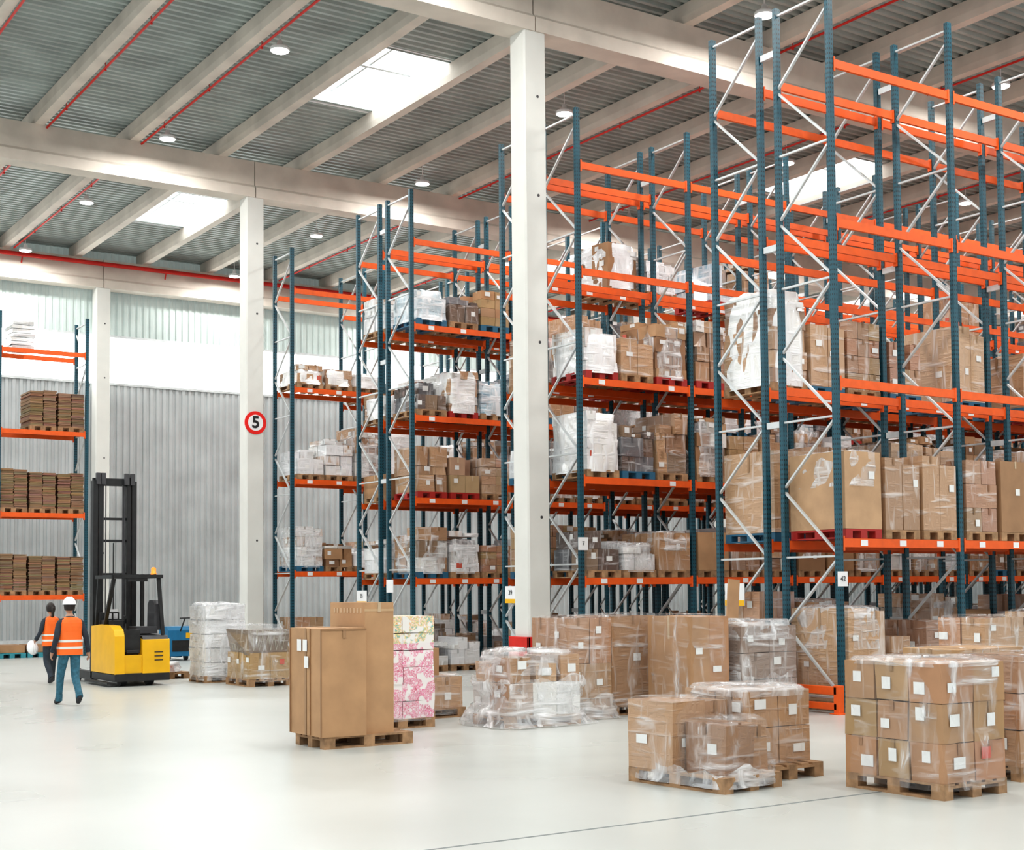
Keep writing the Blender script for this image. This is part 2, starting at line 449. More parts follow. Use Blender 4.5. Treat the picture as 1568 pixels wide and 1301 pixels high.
def load(mb, M, w, d, h, kind, rng, full=False, along='x', pal=None):
    pallet(mb, M, w, d, rng, full, pal, along)
    z = .145; top = h
    if kind == 'grid':
        nx = rng.choice((2, 2, 3)); ny = rng.choice((2, 3)); nz = rng.choice((2, 3, 4)); col = rng.choice(BR); m = rng.choice((0, 1, 1))
        for k in range(nz):
            for i in range(nx):
                for j in range(ny):
                    if k == nz - 1 and rng.random() < .2: continue
                    if 0 < i < nx - 1 and 0 < j < ny - 1 and k < nz - 1: continue
                    a = w / nx; b = d / ny; c = (top - z) / nz
                    cc = tuple(v * rng.uniform(.88, 1.08) for v in col)
                    carton(mb, M, -w / 2 + a * i + .005, -w / 2 + a * (i + 1) - .005, -d / 2 + b * j + .005, -d / 2 + b * (j + 1) - .005, z + c * k, z + c * (k + 1) - .006, cc, m, rng, .35)
    elif kind in ('mixed', 'white', 'dark', 'blue'):
        pool = {'mixed': BR + BR + WH[2:4] + DK[3:], 'white': WH + BR[2:3], 'dark': DK, 'blue': BL}[kind]
        m = {'mixed': rng.choice((0, 1, 1)), 'white': 2, 'dark': 1, 'blue': 2}[kind]
        while z < top - .1:
            lh = min(rng.uniform(.18, .42), top - z)
            ny = rng.choice((1, 2, 2)); last = z + lh > top - .15
            for j in range(ny):
                y0 = -d / 2 + d / ny * j; y1 = y0 + d / ny; x = -w / 2
                while x < w / 2 - .1:
                    bw = min(rng.uniform(.22, .55), w / 2 - x)
                    if w / 2 - x - bw < .15: bw = w / 2 - x
                    hh = lh * (1 if not last else rng.choice((1, .75, .5, 1.25, 0)))
                    if hh > 0:
                        rz = rng.uniform(-.12, .12) if last else rng.uniform(-.03, .03)
                        M2 = M @ at(x + bw / 2, (y0 + y1) / 2, 0, rz)
                        b2 = bw / 2 - .01; d2 = (y1 - y0) / 2 - rng.uniform(.005, .05)
                        carton(mb, M2, -b2, b2, -d2, d2, z, z + hh - .004, rng.choice(pool), m, rng, .45, jit=.012)
                    x += bw
            z += lh
        if rng.random() < .5 and kind != 'dark':
            shell(mb, M, w * 1.03, d * 1.03, .1, top * rng.uniform(.8, .98), rng, rng.choice((2, 7)), .05, .0, rng.choice(WH if kind == 'mixed' else pool), .06, 5)
    elif kind == 'tall':
        col = rng.choice(BR)
        if rng.random() < .5:
            carton(mb, M, -w / 2, w / 2, -d / 2, d / 2, z, top, col, rng.choice((0, 1)), rng, .6)
        else:
            carton(mb, M, -w / 2, 0, -d / 2, d / 2, z, top, col, 1, rng, .6)
            carton(mb, M, .01, w / 2, -d / 2, d / 2, z, top * rng.uniform(.85, 1), col, 1, rng, .6)
        if rng.random() < .35: shell(mb, M, w * 1.02, d * 1.02, top * .6, top, rng, 7, .04, .0, WH[0], .02, 4)
    elif kind == 'flat':
        col = (.30, .18, .105)
        for k in range(2):
            zz = z; xx = -w / 2 + k * w / 2
            while zz < top:
                o = rng.uniform(-.02, .02); t = rng.uniform(.03, .06)
                mb.box(xx + .01 + o, xx + w / 2 - .01 + o, -d / 2 + o, d / 2 + o, zz, zz + t - .006, 0, tuple(v * rng.uniform(.8, 1.15) for v in col), M, .004, rng)
                zz += t

KINDS = ['grid'] * 3 + ['mixed'] * 8 + ['white'] * 7 + ['dark'] * 3 + ['tall'] * 2 + ['blue']
# ------------------------------------------------------------------ racks
BAY = 2.75; DEP = 1.2
def rack(X0, Y0, nb, levels, fill, hr, H=11.0, seed=1, label=True, spacer=False):
    rng = random.Random(seed)
    r = MB()
    for i in range(nb + 1):
        x = X0 + i * BAY
        for y in (Y0 + .045, Y0 + DEP - .045):
            r.box(x - .048, x + .048, y - .038, y + .038, .01, H, 0)
            r.box(x - .08, x + .08, y - .06, y + .06, 0, .012, 0)
        z = .25; k = 0
        while z < H - .4:
            z2 = min(z + 1.05, H - .15)
            a, b = (Y0 + .06, Y0 + DEP - .06) if k % 2 == 0 else (Y0 + DEP - .06, Y0 + .06)
            r.seg((x, a, z), (x, b, z2 - .06), .045, .03, 2)
            if k % 2 == 0: r.seg((x, Y0 + .06, z - .03), (x, Y0 + DEP - .06, z - .03), .045, .03, 2)
            z = z2; k += 1
        r.seg((x, Y0 + .06, H - .12), (x, Y0 + DEP - .06, H - .12), .045, .03, 2)
        if spacer:
            for z in (1.3, 4.4, 7.2, 10.3): r.box(x - .03, x + .03, Y0 + DEP - .02, Y0 + DEP + .29, z - .05, z + .05, 2)
    for lv in levels:
        for i in range(nb):
            x = X0 + i * BAY + .05; x1 = x + BAY - .1
            for y in (Y0 + .03, Y0 + DEP - .03):
                r.box(x, x1, y - .025, y + .025, lv - .065, lv + .065, 1)
                for xx in (x, x1 - .03): r.box(xx, xx + .03, y - .034, y + .034, lv - .12, lv + .1, 1)
            if label and fill.get(lv, (0,))[0] > 0:
                for j in range(3):
                    if rng.random() < .75:
                        c = x + .45 + .86 * j
                        r.face([(c - .075, Y0 - .0, lv - .045), (c + .075, Y0, lv - .045), (c + .075, Y0, lv + .045), (c - .075, Y0, lv + .045)], 3)
    ro = r.build('pallet_rack', [POST, BEAM, GALV, WHITE])
    g = MB()
    for lv, (pf, hmin, hmax, kinds) in fill.items():
        zb = lv + .068 if lv > 0 else 0.002
        for i in range(nb):
            for j in range(3):
                if rng.random() > pf: continue
                x = X0 + i * BAY + .515 + .86 * j
                k = rng.choice(kinds); h = rng.uniform(hmin, hmax)
                pal = rng.choice([None] * 6 + [(.03, .14, .24), (.40, .025, .02)])
                load(g, at(x + rng.uniform(-.01, .01), Y0 + DEP / 2 - .02, zb, rng.uniform(-.015, .015)), rng.uniform(.76, .8), 1.15, h, k, rng, pal=pal)
    if g.v: g.build('stored_pallet_goods', GOODS)
K2 = ['tall'] * 6 + ['grid'] * 2 + ['mixed']
KB = ['mixed', 'grid', 'grid', 'tall', 'mixed', 'white']
L1 = [2.52, 4.92, 7.34, 9.78]
rack(15.5, 14.5, 8, L1, {0: (.9, .8, 1.7, ['tall', 'mixed', 'mixed', 'grid', 'dark']), 2.52: (1, 1.15, 1.5, K2 + ['blue', 'dark']), 4.92: (.0, 1, 1.4, KINDS)}, 1.5, seed=3, spacer=True)
rack(15.5, 16.0, 8, L1, {0: (.8, 1.0, 1.8, ['tall', 'mixed', 'grid']), 2.52: (1, 1.3, 1.75, K2), 4.92: (.96, 1.0, 1.7, KB)}, 1.5, seed=4)
L2 = [2.0, 3.9, 5.78, 7.86, 9.9]
for s, y in ((5, 20.95), (6, 22.45)):
    rack(15.5, y, 10, L2, {0: (.8, .6, 1.3, KINDS), 2.0: (.95, .7, 1.25, KINDS), 3.9: (.97, .8, 1.4, KINDS), 5.78: (.95, .8, 1.4, KINDS), 7.86: (.0 if s == 5 else .25, .8, 1.3, KINDS)}, 1.5, seed=s, spacer=s == 5)
for s, y in ((7, 27.35), (8, 28.85)):
    rack(15.5, y, 12, [2.05, 3.88, 5.76, 7.85, 9.8], {0: (.7, .5, 1.2, KINDS), 2.05: (.95, .6, 1.25, KINDS), 3.88: (.95, .6, 1.1, KINDS), 5.76: (.92, .7, 1.4, KINDS), 7.85: (.9, .5, 1.1, KINDS)}, 1.5, seed=s, spacer=s == 7)
for s, y in ((9, 33.8), (10, 35.3)):
    rack(15.5 if s == 9 else 18.25, y, 13, [2.3, 4.75, 7.2, 9.85], {0: (.6, .5, 1.2, KINDS), 2.3: (.9, .5, 1.2, KINDS), 4.75: (.9, .5, 1.6, KINDS), 7.2: (.85, .4, .8, KINDS)}, 1.5, seed=s)
rng = random.Random(21)
BAYs = BAY; BAY = 2.5; XL = 12.2 - 5.0
rack(XL, 41.0, 2, [1.72, 4.1, 6.5, 8.85], {}, 1, H=9.95, seed=2, label=False)
BAY = BAYs
g = MB()
for i in (0, 1):
    for lv in (0, 1.72, 4.1, 6.5):
        for j in range(3):
            x = XL + 2.5 * i + .43 + .81 * j
            if lv == 6.5 and j == 0: continue
            zb = lv + .068 if lv else .002
            if lv == 0: pallet(g, at(x, 41.6, zb), .76, 1.1, rng, False, (.05, .3, .36)); g.box(-.36, .36, -.5, .5, .15, .36, 0, rng.choice(BR), at(x, 41.6, zb)); continue
            load(g, at(x, 41.6, zb), .76, 1.1, rng.uniform(1.1, 1.25), 'flat', rng)
    for k in range(7):
        g.box(-.3 + rng.uniform(-.04, .04), .3, -.4, .4, 8.93 + .12 * k, 9.03 + .12 * k, 2, rng.choice(WH), at(XL + 2.5 * i + .7, 41.6, 0, rng.uniform(-.1, .1)), .02, rng)
g.build('stored_flat_cartons', GOODS)

# ------------------------------------------------------------------ foreground pallet loads
def fg(name, cx, cy, rot, fn, seed):
    rng = random.Random(seed); mb = MB(); fn(mb, ident(), rng)
    return mb.build(name, GOODS, loc=(cx, cy, 0), rot=rot)

def f_tall(mb, M, r):
    pallet(mb, M, 1.2, .8, r, True)
    c = (.48, .285, .15)
    carton(mb, M, -.64, -.05, -.42, .46, .146, 1.43, c, 0, r, 0, True, .004, True)
    carton(mb, M, -.02, .38, -.32, .62, .146, 1.73, (.50, .30, .16), 0, r, 0, True, .004, False)
    for yy, z in ((.18, 1.22), (.02, 1.22), (-.02, 1.02)):
        mb.face([M @ Vector(p) for p in ((-.655, yy + .06, z - .07), (-.655, yy - .06, z - .07), (-.655, yy - .06, z + .07), (-.655, yy + .06, z + .07))], 4, (.85, .85, .84))
    mb.box(-.02, .38, -.325, -.318, 1.62, 1.65, 4, (.56, .38, .22), M)
    for k in range(9): mb.box(-.024, -.02, -.25 + .09 * k, -.21 + .09 * k, 1.60, 1.66, 4, (.60, .42, .26), M)
    for (a, b) in ((-.42, -.405), (.445, .46), (-.12, -.11)): mb.box(-.655, -.64, a, b, .15, 1.42, 4, (.32, .18, .09), M)
    mb.box(-.65, -.05, -.43, -.42, 1.405, 1.42, 4, (.35, .20, .10), M)
fg('tall_cardboard_box_pallet', 7.89, 15.42, 0, f_tall, 1)

def f_pink(mb, M, r):
    pallet(mb, M, 1.0, .8, r, True)
    for k in range(6):
        z = .146 + k * .23
        for i in range(2):
            mb.box(-.5 + .5 * i, -.5 + .5 * (i + 1) - .01, -.4, -.005, z, z + .225, 6, (1, 1, 1), M, .012, r)
            mb.box(-.5 + .5 * i, -.5 + .5 * (i + 1) - .01, .005, .4, z, z + .225, 6, (1, 1, 1), M, .012, r)
    shell(mb, M, 1.03, .83, .1, .5, r, 5, .02, .03, topk=False)
fg('pink_printed_pallet_load', 9.23, 17.0, 0, f_pink, 2)

def f_small(mb, M, r):
    pallet(mb, M, 1.2, .8, r, True)
    carton(mb, M, -.2, .2, -.3, .3, .62, 1.02, BR[0], 0, r, .5)
    carton(mb, M, -.55, .0, -.38, .38, .146, .60, WH[0], 2, r, .9)
    carton(mb, M, .02, .55, -.38, .38, .146, .60, BR[2], 1, r, .9)
    shell(mb, M, 1.16, .8, .05, .6, r, 5, .05, .1)
fg('mixed_carton_pallet', 10.25, 18.0, 0, f_small, 3)

def f_white(mb, M, r):
    pallet(mb, M, 1.2, .9, r, True)
    for i, (a, b) in enumerate(((-.6, -.2), (-.19, .2), (.21, .6))):
        for j, (c, d) in enumerate(((-.44, 0), (.01, .44))):
            carton(mb, M, a, b, c, d, .146, .6, r.choice(BR + WH), 1, r, .7)
            carton(mb, M, a + .05, b - .02, c, d, .605, .95 + r.uniform(-.12, .06), r.choice(WH + BR + BR), 1, r, .5, jit=.02)
    shell(mb, M, 1.26, .95, .02, 1.0, r, 5, .07, .16, taper=.08); shell(mb, M, 1.3, 1.0, .01, .65, r, 7, .12, .28, topk=False)
    shell(mb, M, 1.2, .9, .7, 1.0, r, 7, .06, .0, taper=.06)
fg('plastic_wrapped_carton_pallet', 10.95, 16.15, 0, f_white, 4)

def f_stack(nx, ny, nz, w, d, h, cols=BR, along='x', amp=.03, mat=1, lab=.8, flare=.05, pw=None, top=True, skirt=0, cap=0):
    def fn(mb, M, r):
        pallet(mb, M, pw or w, d, r, True, along=along)
        c = r.choice(cols)
        for k in range(nz):
            for i in range(nx):
                for j in range(ny):
                    a = w / nx; b = d / ny; e = (h - .146) / nz
                    cc = tuple(v * r.uniform(.93, 1.05) for v in c)
                    hh = e - .006
                    carton(mb, M, -w / 2 + a * i + .006, -w / 2 + a * (i + 1) - .006, -d / 2 + b * j + .006, -d / 2 + b * (j + 1) - .006, .146 + e * k, .146 + e * k + hh, cc, mat, r, lab, True, .01)
        shell(mb, M, w + .05, d + .05, .08, h, r, 5, amp, flare, topk=top)
        if skirt: shell(mb, M, w + .1, d + .1, .01, skirt, r, 7, .08, .2, topk=False)
        if cap: shell(mb, M, w + .06, d + .06, h - cap, h, r, 7, .03, .0, topk=True, K=3)
    return fn
fg('plastic_wrapped_carton_pallet', 12.02, 16.55, 0, f_stack(2, 2, 2, .8, .9, 1.46, skirt=.3), 5)
fg('plastic_wrapped_carton_pallet', 12.98, 16.75, 0, f_stack(1, 2, 1, .85, .9, 1.47, mat=1), 6)
fg('plastic_wrapped_carton_pallet', 13.35, 15.5, 0, f_stack(2, 1, 1, .72, .95, 1.47, [BR[0]], mat=0, top=True), 7)
def f_grey(mb, M, r):
    pallet(mb, M, 1.2, .8, r, True)
    for k in range(3):
        carton(mb, M, -.55, 0, -.38, .38, .146 + .39 * k, .146 + .39 * k + .38, (.30, .23, .19), 1, r, .4)
        carton(mb, M, .01, .55, -.38, .38, .146 + .39 * k, .146 + .39 * k + .38, (.33, .25, .21), 1, r, .4)
    shell(mb, M, 1.18, .84, .03, 1.36, r, 5, .05, .14, taper=.06); shell(mb, M, 1.2, .86, .03, .6, r, 7, .07, .25, taper=.02, topk=False); shell(mb, M, 1.17, .83, 1.1, 1.36, r, 7, .05, .0, taper=.05)
    mb.box(-.3, -.08, .3, .33, 1.3, 1.98, 0, BR[2], M @ Matrix.Rotation(.08, 4, 'Y'))
fg('plastic_wrapped_carton_pallet', 14.45, 15.35, 0, f_grey, 8)

def f_i1(mb, M, r):
    pallet(mb, M, .8, 1.25, r, True, along='y')
    carton(mb, M, -.40, .05, .02, .62, .146, .80, BR[0], 1, r, .9); carton(mb, M, .06, .40, .05, .6, .146, .78, BR[1], 1, r, .5)
    carton(mb, M, -.25, .15, -.50, 0.0, .146, .62, BR[4], 1, r, .4, jit=.02); carton(mb, M, .16, .40, -.45, 0, .146, .58, BR[1], 1, r, .4, jit=.02)
    shell(mb, M @ at(0, .32, 0), .84, .64, .06, .8, r, 5, .04, .05); shell(mb, M @ at(.05, -.2, 0), .75, .66, .06, .62, r, 5, .06, .12)
    shell(mb, M @ at(0, .0, 0), .84, 1.27, .04, .2, r, 7, .05, .04, topk=False, K=4)
fg('low_carton_pallet', 8.98, 10.22, .10, f_i1, 9)
def f_i2(mb, M, r):
    pallet(mb, M, .85, 1.2, r, True, along='y')
    for i in range(2):
        for j in range(2):
            for k in range(2):
                carton(mb, M, -.43 + .43 * i, -.43 + .43 * (i + 1) - .008, -.42 + .45 * j, -.42 + .45 * (j + 1) - .008, .146 + .36 * k, .146 + .36 * k + .352, BR[0], 1, r, .6)
    shell(mb, M @ at(0, .03, 0), .9, .94, .06, .87, r, 5, .04, .05)
    shell(mb, M @ at(0, .03, 0), .91, .95, .80, .87, r, 7, .04, .0, K=3)
fg('low_carton_pallet', 9.86, 10.52, 0, f_i2, 10)
fg('wrapped_carton_stack_pallet', 10.34, 8.70, 0, f_stack(2, 3, 3, .86, 1.14, 1.20, [BR[0]], 'y', .03, 0, 1.0, .05, cap=.04), 11)
fg('wrapped_carton_stack_pallet', 12.0, 8.85, 0, f_stack(3, 2, 3, 1.15, .78, 1.2, [BR[1]], 'x', .03, 1, .4), 12)
fg('open_carton_pallet', 13.3, 10.6, 0, f_stack(2, 1, 1, 1.15, .78, 1.17, [BR[0]], 'x', .01, 0, .3), 13)
fg('mixed_carton_pallet', 16.1, 12.4, 0, f_stack(2, 2, 3, 1.15, .78, 1.44, [BR[0]], 'x', .03, 1, .9), 14)
fg('mixed_carton_pallet', 17.7, 12.5, 0, f_stack(2, 2, 3, 1.15, .78, 1.5, [BR[2]], 'x', .03, 1, .9), 24)

def f_wstack(mb, M, r):
    pallet(mb, M, .9, .9, r, True)
    for k in range(5):
        for i in range(2):
            o = r.uniform(-.02, .02)
            carton(mb, M, -.44 + .44 * i, -.01 + .44 * i, -.44 + o, .44 + o, .146 + .29 * k, .146 + .29 * k + .27, WH[i], 2, r, .5, jit=.02)
    shell(mb, M, .92, .92, .05, 1.6, r, 7, .06, .1)
fg('white_wrapped_pallet', 10.97, 27.65, 0, f_wstack, 15)
def f_net(mb, M, r):
    pallet(mb, M, .9, 1.2, r, True, along='y')
    for j in range(3):
        for i in range(2): carton(mb, M, -.42 + .42 * i, -.01 + .42 * i, -.58 + .39 * j, -.2 + .39 * j, .146, .66, (.43, .28, .13), 1, r, .8)
    mb.box(-.42, .4, -.5, .5, .66, 1.14, 1, (.22, .17, .13), M, .05, r)
    shell(mb, M, .88, 1.2, .08, 1.17, r, 5, .05, .06, taper=.08)
    for k in range(6):
        for s in (0, 1):
            y = -.42 + .14 * k; x = -.34 + .12 * k
            mb.seg((-.435, y, .7), (-.42, y + (.14 if s else -.06), 1.1), .008, mat=4, col=(.5, .47, .4))
            mb.seg((x, -.55, .7), (x + (.1 if s else -.06), -.54, 1.1), .008, mat=4, col=(.5, .47, .4))
fg('netted_carton_pallet', 11.22, 26.1, 0, f_net, 16)
def f_lowp(mb, M, r):
    pallet(mb, M, .8, 1.2, r, True, along='y'); shell(mb, M, .7, .9, .146, .28, r, 2, .12, .1, (.8, .8, .8)); mb.box(-.3, .1, -.5, -.1, .15, .3, 2, (.6, .25, .2), M, .03, r)
fg('film_covered_pallet', 10.42, 29.6, .1, f_lowp, 17)

# ------------------------------------------------------------------ guards
def guard(x, y0, y1):
    g = MB(); g.box(x - .05, x + .05, y0 - .06, y0 + .06, 0, .42, 0); g.box(x - .05, x + .05, y1 - .06, y1 + .06, 0, .42, 0)
    g.box(x - .05, x + .03, y0, y1, .28, .40, 0); g.box(x - .05, x + .03, y0, y1, .06, .16, 0)
    g.box(x - .1, x + .1, y0 - .1, y0 + .1, 0, .015, 0); g.build('rack_end_guard', [BEAM], bevel=.008)
guard(15.3, 14.42, 15.75); guard(15.3, 20.9, 22.1); guard(15.3, 27.3, 28.5)
for cy in (21.6, 34.9):
    g = MB(); o = .33; hh = .98 if cy < 30 else .4
    g.box(CX - o, CX - o + .05, cy - o, cy + o, .0, hh, 0); g.box(CX + o - .05, CX + o, cy - o, cy + o, .0, hh, 0)
    g.box(CX - o, CX + o, cy - o, cy - o + .05, .0, hh, 0)
    g.build('column_guard', [REDB], bevel=.01)

# ------------------------------------------------------------------ signs
def textmesh(name, body, size, parent, loc, rot, mat, off=.004):
    cu = bpy.data.curves.new(name, 'FONT'); cu.body = body; cu.size = size; cu.align_x = 'CENTER'; cu.align_y = 'CENTER'; cu.extrude = .002; cu.offset = off
    o = bpy.data.objects.new(name, cu); COL.objects.link(o); o.location = loc; o.rotation_euler = rot
    o.data.materials.append(mat); o.parent = parent; return o
SX, SY, SZ = CX + .0, 34.9 - .25, 6.35
s = MB()
s.lathe((SX, SY - .02, SZ), [(.31, 0), (.31, .018)], 40, 0, axis='y')
s.lathe((SX, SY - .026, SZ), [(.215, 0), (.215, .006)], 40, 1, axis='y')
so = s.build('round_number_sign', [simple('sign_red', (.80, .02, .015), .4, var=.02), WHITE])
textmesh('numeral', '5', .44, so, (SX, SY - .032, SZ), (math.pi / 2, 0, 0), BLACK, .012)
def plate(x, y, z, w, h, name='rack_row_sign', txt='42', side='y', stripe=False):
    p = MB()
    if side == 'y':
        p.box(x - w / 2, x + w / 2, y - .012, y, z - h / 2, z + h / 2, 0)
        o = p.build(name, [WHITE, YEL])
        if txt: textmesh('digits', txt, h * .5, o, (x, y - .018, z), (math.pi / 2, 0, 0), DGREY, 0)
    else:
        p.box(x - .012, x, y - w / 2, y + w / 2, z - h / 2, z + h / 2, 0)
        if stripe: p.box(x - .016, x - .01, y - w / 2, y + w / 2, z - h / 2, z - h / 4, 1)
        o = p.build(name, [WHITE, YEL])
        if txt: textmesh('digits', txt, h * .4, o, (x - .018, y, z + .04), (math.pi / 2, 0, -math.pi / 2), DGREY, 0)
plate(15.5, 14.49, 1.98, .20, .22)
plate(15.5, 20.94, 2.7, .22, .24, txt='7')
plate(15.44, 16.75, 1.75, .45, .36, txt='41', side='x', stripe=True)
plate(15.44, 23.3, 1.75, .40, .34, txt='39', side='x', stripe=True)
plate(15.44, 28.35, 1.95, .32, .3, txt='', side='x')
plate(15.44, 29.75, 1.68, .5, .34, txt='35', side='x', stripe=True)

# ------------------------------------------------------------------ forklift (reach truck)
F = empty('forklift', (8.68, 27.24, 0))
b = MB()
b.box(0, 1.12, .0, 1.6, .10, .26, 1)
b.extrude([(.0, .24), (1.55, .24), (1.55, 1.18), (.95, 1.22), (.3, 1.20), (.10, 1.12), (0.02, 1.0)], 0, .2, 0)
b.extrude([(.0, .24), (1.55, .24), (1.55, 1.0), (.6, 1.0), (.5, .98), (.02, .92)], .56, 1.12, 0)
b.box(.2, .56, .03, 1.4, .24, .62, 0); b.box(.2, .56, .25, 1.45, .62, .68, 2)
b.box(.2, .56, 1.2, 1.5, .6, 1.25, 2)
b.extrude([(.02, .9), (.5, .98), (.6, 1.0), (1.4, 1.0), (1.4, 1.05), (.1, .99)], .58, 1.10, 2)
b.box(.24, .5, -.0, .035, .66, .72, 1)
for z in (.5, .58, .66): b.box(.80, .98, -.008, .01, z, z + .02, 1)
b.build('body', [YEL, BLACK, DGREY], F, bevel=.025)
s = MB()
s.box(.55, .98, .35, .85, 1.03, 1.17, 1)
s.extrude([(.37, 1.1), (.83, 1.1), (.80, 1.62), (.7, 1.70), (.5, 1.70), (.4, 1.62)], .93, 1.05, 1)
s.box(.12, .42, .75, 1.35, 1.2, 1.30, 0); s.box(.1, .5, 1.3, 1.5, 1.2, 1.45, 0)
s.seg((.25, .95, 1.3), (.25, .95, 1.44), .04, n=8); s.lathe((.25, .95, 1.44), [(.11, 0), (.13, .015), (.11, .03)], 16)
s.seg((.45, .8, 1.15), (.45, .8, 1.35), .03, n=8, mat=0); s.lathe((.45, .8, 1.35), [(.025, 0), (.03, .03), (.01, .05)], 8)
s.box(.2, .42, 1.15, 1.2, 1.32, 1.52, 2)
s.box(.22, .54, .1, .22, .7, 1.12, 0)
s.build('seat_and_controls', [BLACK, DGREY, WHITE, BLACK], F, bevel=.015)
g = MB()
for (x, y, x2, y2, z0) in ((.08, 1.45, .10, 1.35, 1.2), (1.04, 1.45, 1.0, 1.35, 1.0), (1.06, .25, 1.0, .35, 1.0), (.08, .9, .10, .4, 1.2)):
    g.seg((x, y, z0), (x2, y2, 2.15), .07, .06)
for a in ((.06, 1.38, .06, .3), (1.04, 1.38, 1.04, .3), (.06, 1.38, 1.04, 1.38), (.06, .3, 1.04, .3)):
    g.seg((a[0], a[1], 2.18), (a[2], a[3], 2.18), .08, .07)
for k in range(7): g.seg((.2 + .12 * k, .3, 2.2), (.2 + .12 * k, 1.38, 2.2), .03, .05)
g.box(.35, .75, .28, .34, 2.08, 2.16, 0)
g.lathe((.92, .42, 2.22), [(.06, 0), (.06, .03), (.05, .03), (.05, .12), (.02, .15)], 12, 1)
g.build('overhead_guard', [BLACK, ORL], F)
m = MB()
for x in (.06, .88): m.box(x, x + .10, 1.66, 1.84, .08, 4.2, 0)
for x in (.18, .78): m.box(x, x + .08, 1.68, 1.80, .3, 4.28, 0)
for z, h in ((4.1, .16), (3.38, .05), (2.92, .05), (2.2, .07), (1.2, .1), (.2, .15)):
    m.box(.08, .96, 1.74, 1.82, z, z + h, 0)
for x in (.12, .22, .72, .84): m.box(x, x + .09, 1.62, 1.72, 4.12, 4.36, 1)
for x in (.28, .74): m.seg((x, 1.74, .3), (x, 1.74, 4.1), .05, n=10, mat=1)
m.seg((.34, 1.72, .4), (.34, 1.72, 4.12), .02, .015, 1); m.seg((.70, 1.72, .4), (.70, 1.72, 4.12), .02, .015, 1)
m.seg((.5, 1.7, .8), (.5, 1.7, 2.9), .025, n=6, mat=0)
m.build('mast', [BLACK, DGREY], F)
l = MB()
for x in (.0, .98): l.box(x, x + .14, 1.5, 2.9, .07, .24, 0)
for x in (.3, .7): l.box(x, x + .11, 1.9, 3.0, .10, .15, 1); l.box(x, x + .11, 1.86, 1.92, .10, .7, 1)
l.box(.2, .92, 1.84, 1.88, .3, .38, 1); l.box(.2, .92, 1.84, 1.88, .6, .68, 1)
l.box(-.12, 0.0, .1, 1.6, .05, .09, 0)
for x in (.01, 1.0): l.lathe((x, 2.7, .13), [(.13, 0), (.13, .11)], 18, 1, axis='x')
l.lathe((.75, .35, .16), [(.16, 0), (.16, .12)], 18, 1, axis='x'); l.lathe((.2, .35, .16), [(.16, 0), (.16, .12)], 18, 1, axis='x')
l.build('legs_and_forks', [BLACK, DGREY], F)

Bq = empty('blue_pallet_stacker', (13.0, 36.3, 0))
q = MB()
q.extrude([(0, .12), (.7, .12), (.7, .80), (.6, .92), (.1, .92), (0, .82)], 0, .75, 0)
q.box(-.01, .3, .1, .6, .3, .62, 1); q.box(.12, .6, -.012, 0, .25, .55, 1)
q.box(.5, .7, -.014, 0, .6, .75, 2)
q.build('body', [BLUE, BLACK, YEL], Bq, bevel=.03)
q = MB(); q.seg((.35, 0, .8), (.35, -.35, 1.15), .04, n=8); q.seg((.2, -.35, 1.15), (.5, -.35, 1.15), .035, n=8)
for x in (.1, .5): q.box(x, x + .15, .7, 1.9, .06, .12, 0)
for x in (.08, .57): q.lathe((x, .3, .1), [(.1, 0), (.1, .08)], 16, 0, axis='x')
q.build('tiller_and_forks', [BLACK], Bq)

# ------------------------------------------------------------------ people
SKIN = simple('skin', (.50, .29, .20), .5, var=.05)
LIPS = simple('lips', (.42, .17, .14), .5, var=.05)
JEANS = simple('denim', (.045, .15, .21), .8, var=.3, scale=20, bmp=.2)
NAVY = simple('dark_shirt', (.030, .04, .055), .8, var=.2, scale=14, bmp=.2)
SHOE = simple('shoe', (.03, .03, .035), .6)
HAIR = simple('dark_hair', (.02, .013, .01), .5, var=.4, scale=40)
VEST = simple('hi_vis_fabric', (.95, .17, .02), .6, var=.08, scale=7, bmp=.3)
REFL = simple('reflective_tape', (.78, .78, .74), .35, var=.04)
def skinmesh(pts, edges, rad, lv=2):
    me = bpy.data.meshes.new('tmp'); me.from_pydata([tuple(p) for p in pts], edges, [])
    o = bpy.data.objects.new('tmp', me); COL.objects.link(o)
    sk = o.modifiers.new('skin', 'SKIN'); sk.use_smooth_shade = True
    for i, r in enumerate(rad):
        d = me.skin_vertices[0].data[i]; d.radius = r if isinstance(r, tuple) else (r, r); d.use_root = (i == 0)
    ss = o.modifiers.new('sub', 'SUBSURF'); ss.levels = lv; ss.render_levels = lv
    dg = bpy.context.evaluated_depsgraph_get(); dg.update()
    nm = bpy.data.meshes.new_from_object(o.evaluated_get(dg))
    bpy.data.objects.remove(o); bpy.data.meshes.remove(me); return nm
def segdist(p, a, b):
    ab = b - a; t = max(0, min(1, (p - a).dot(ab) / max(ab.length_squared, 1e-9))); return (p - a - ab * t).length
V = Vector
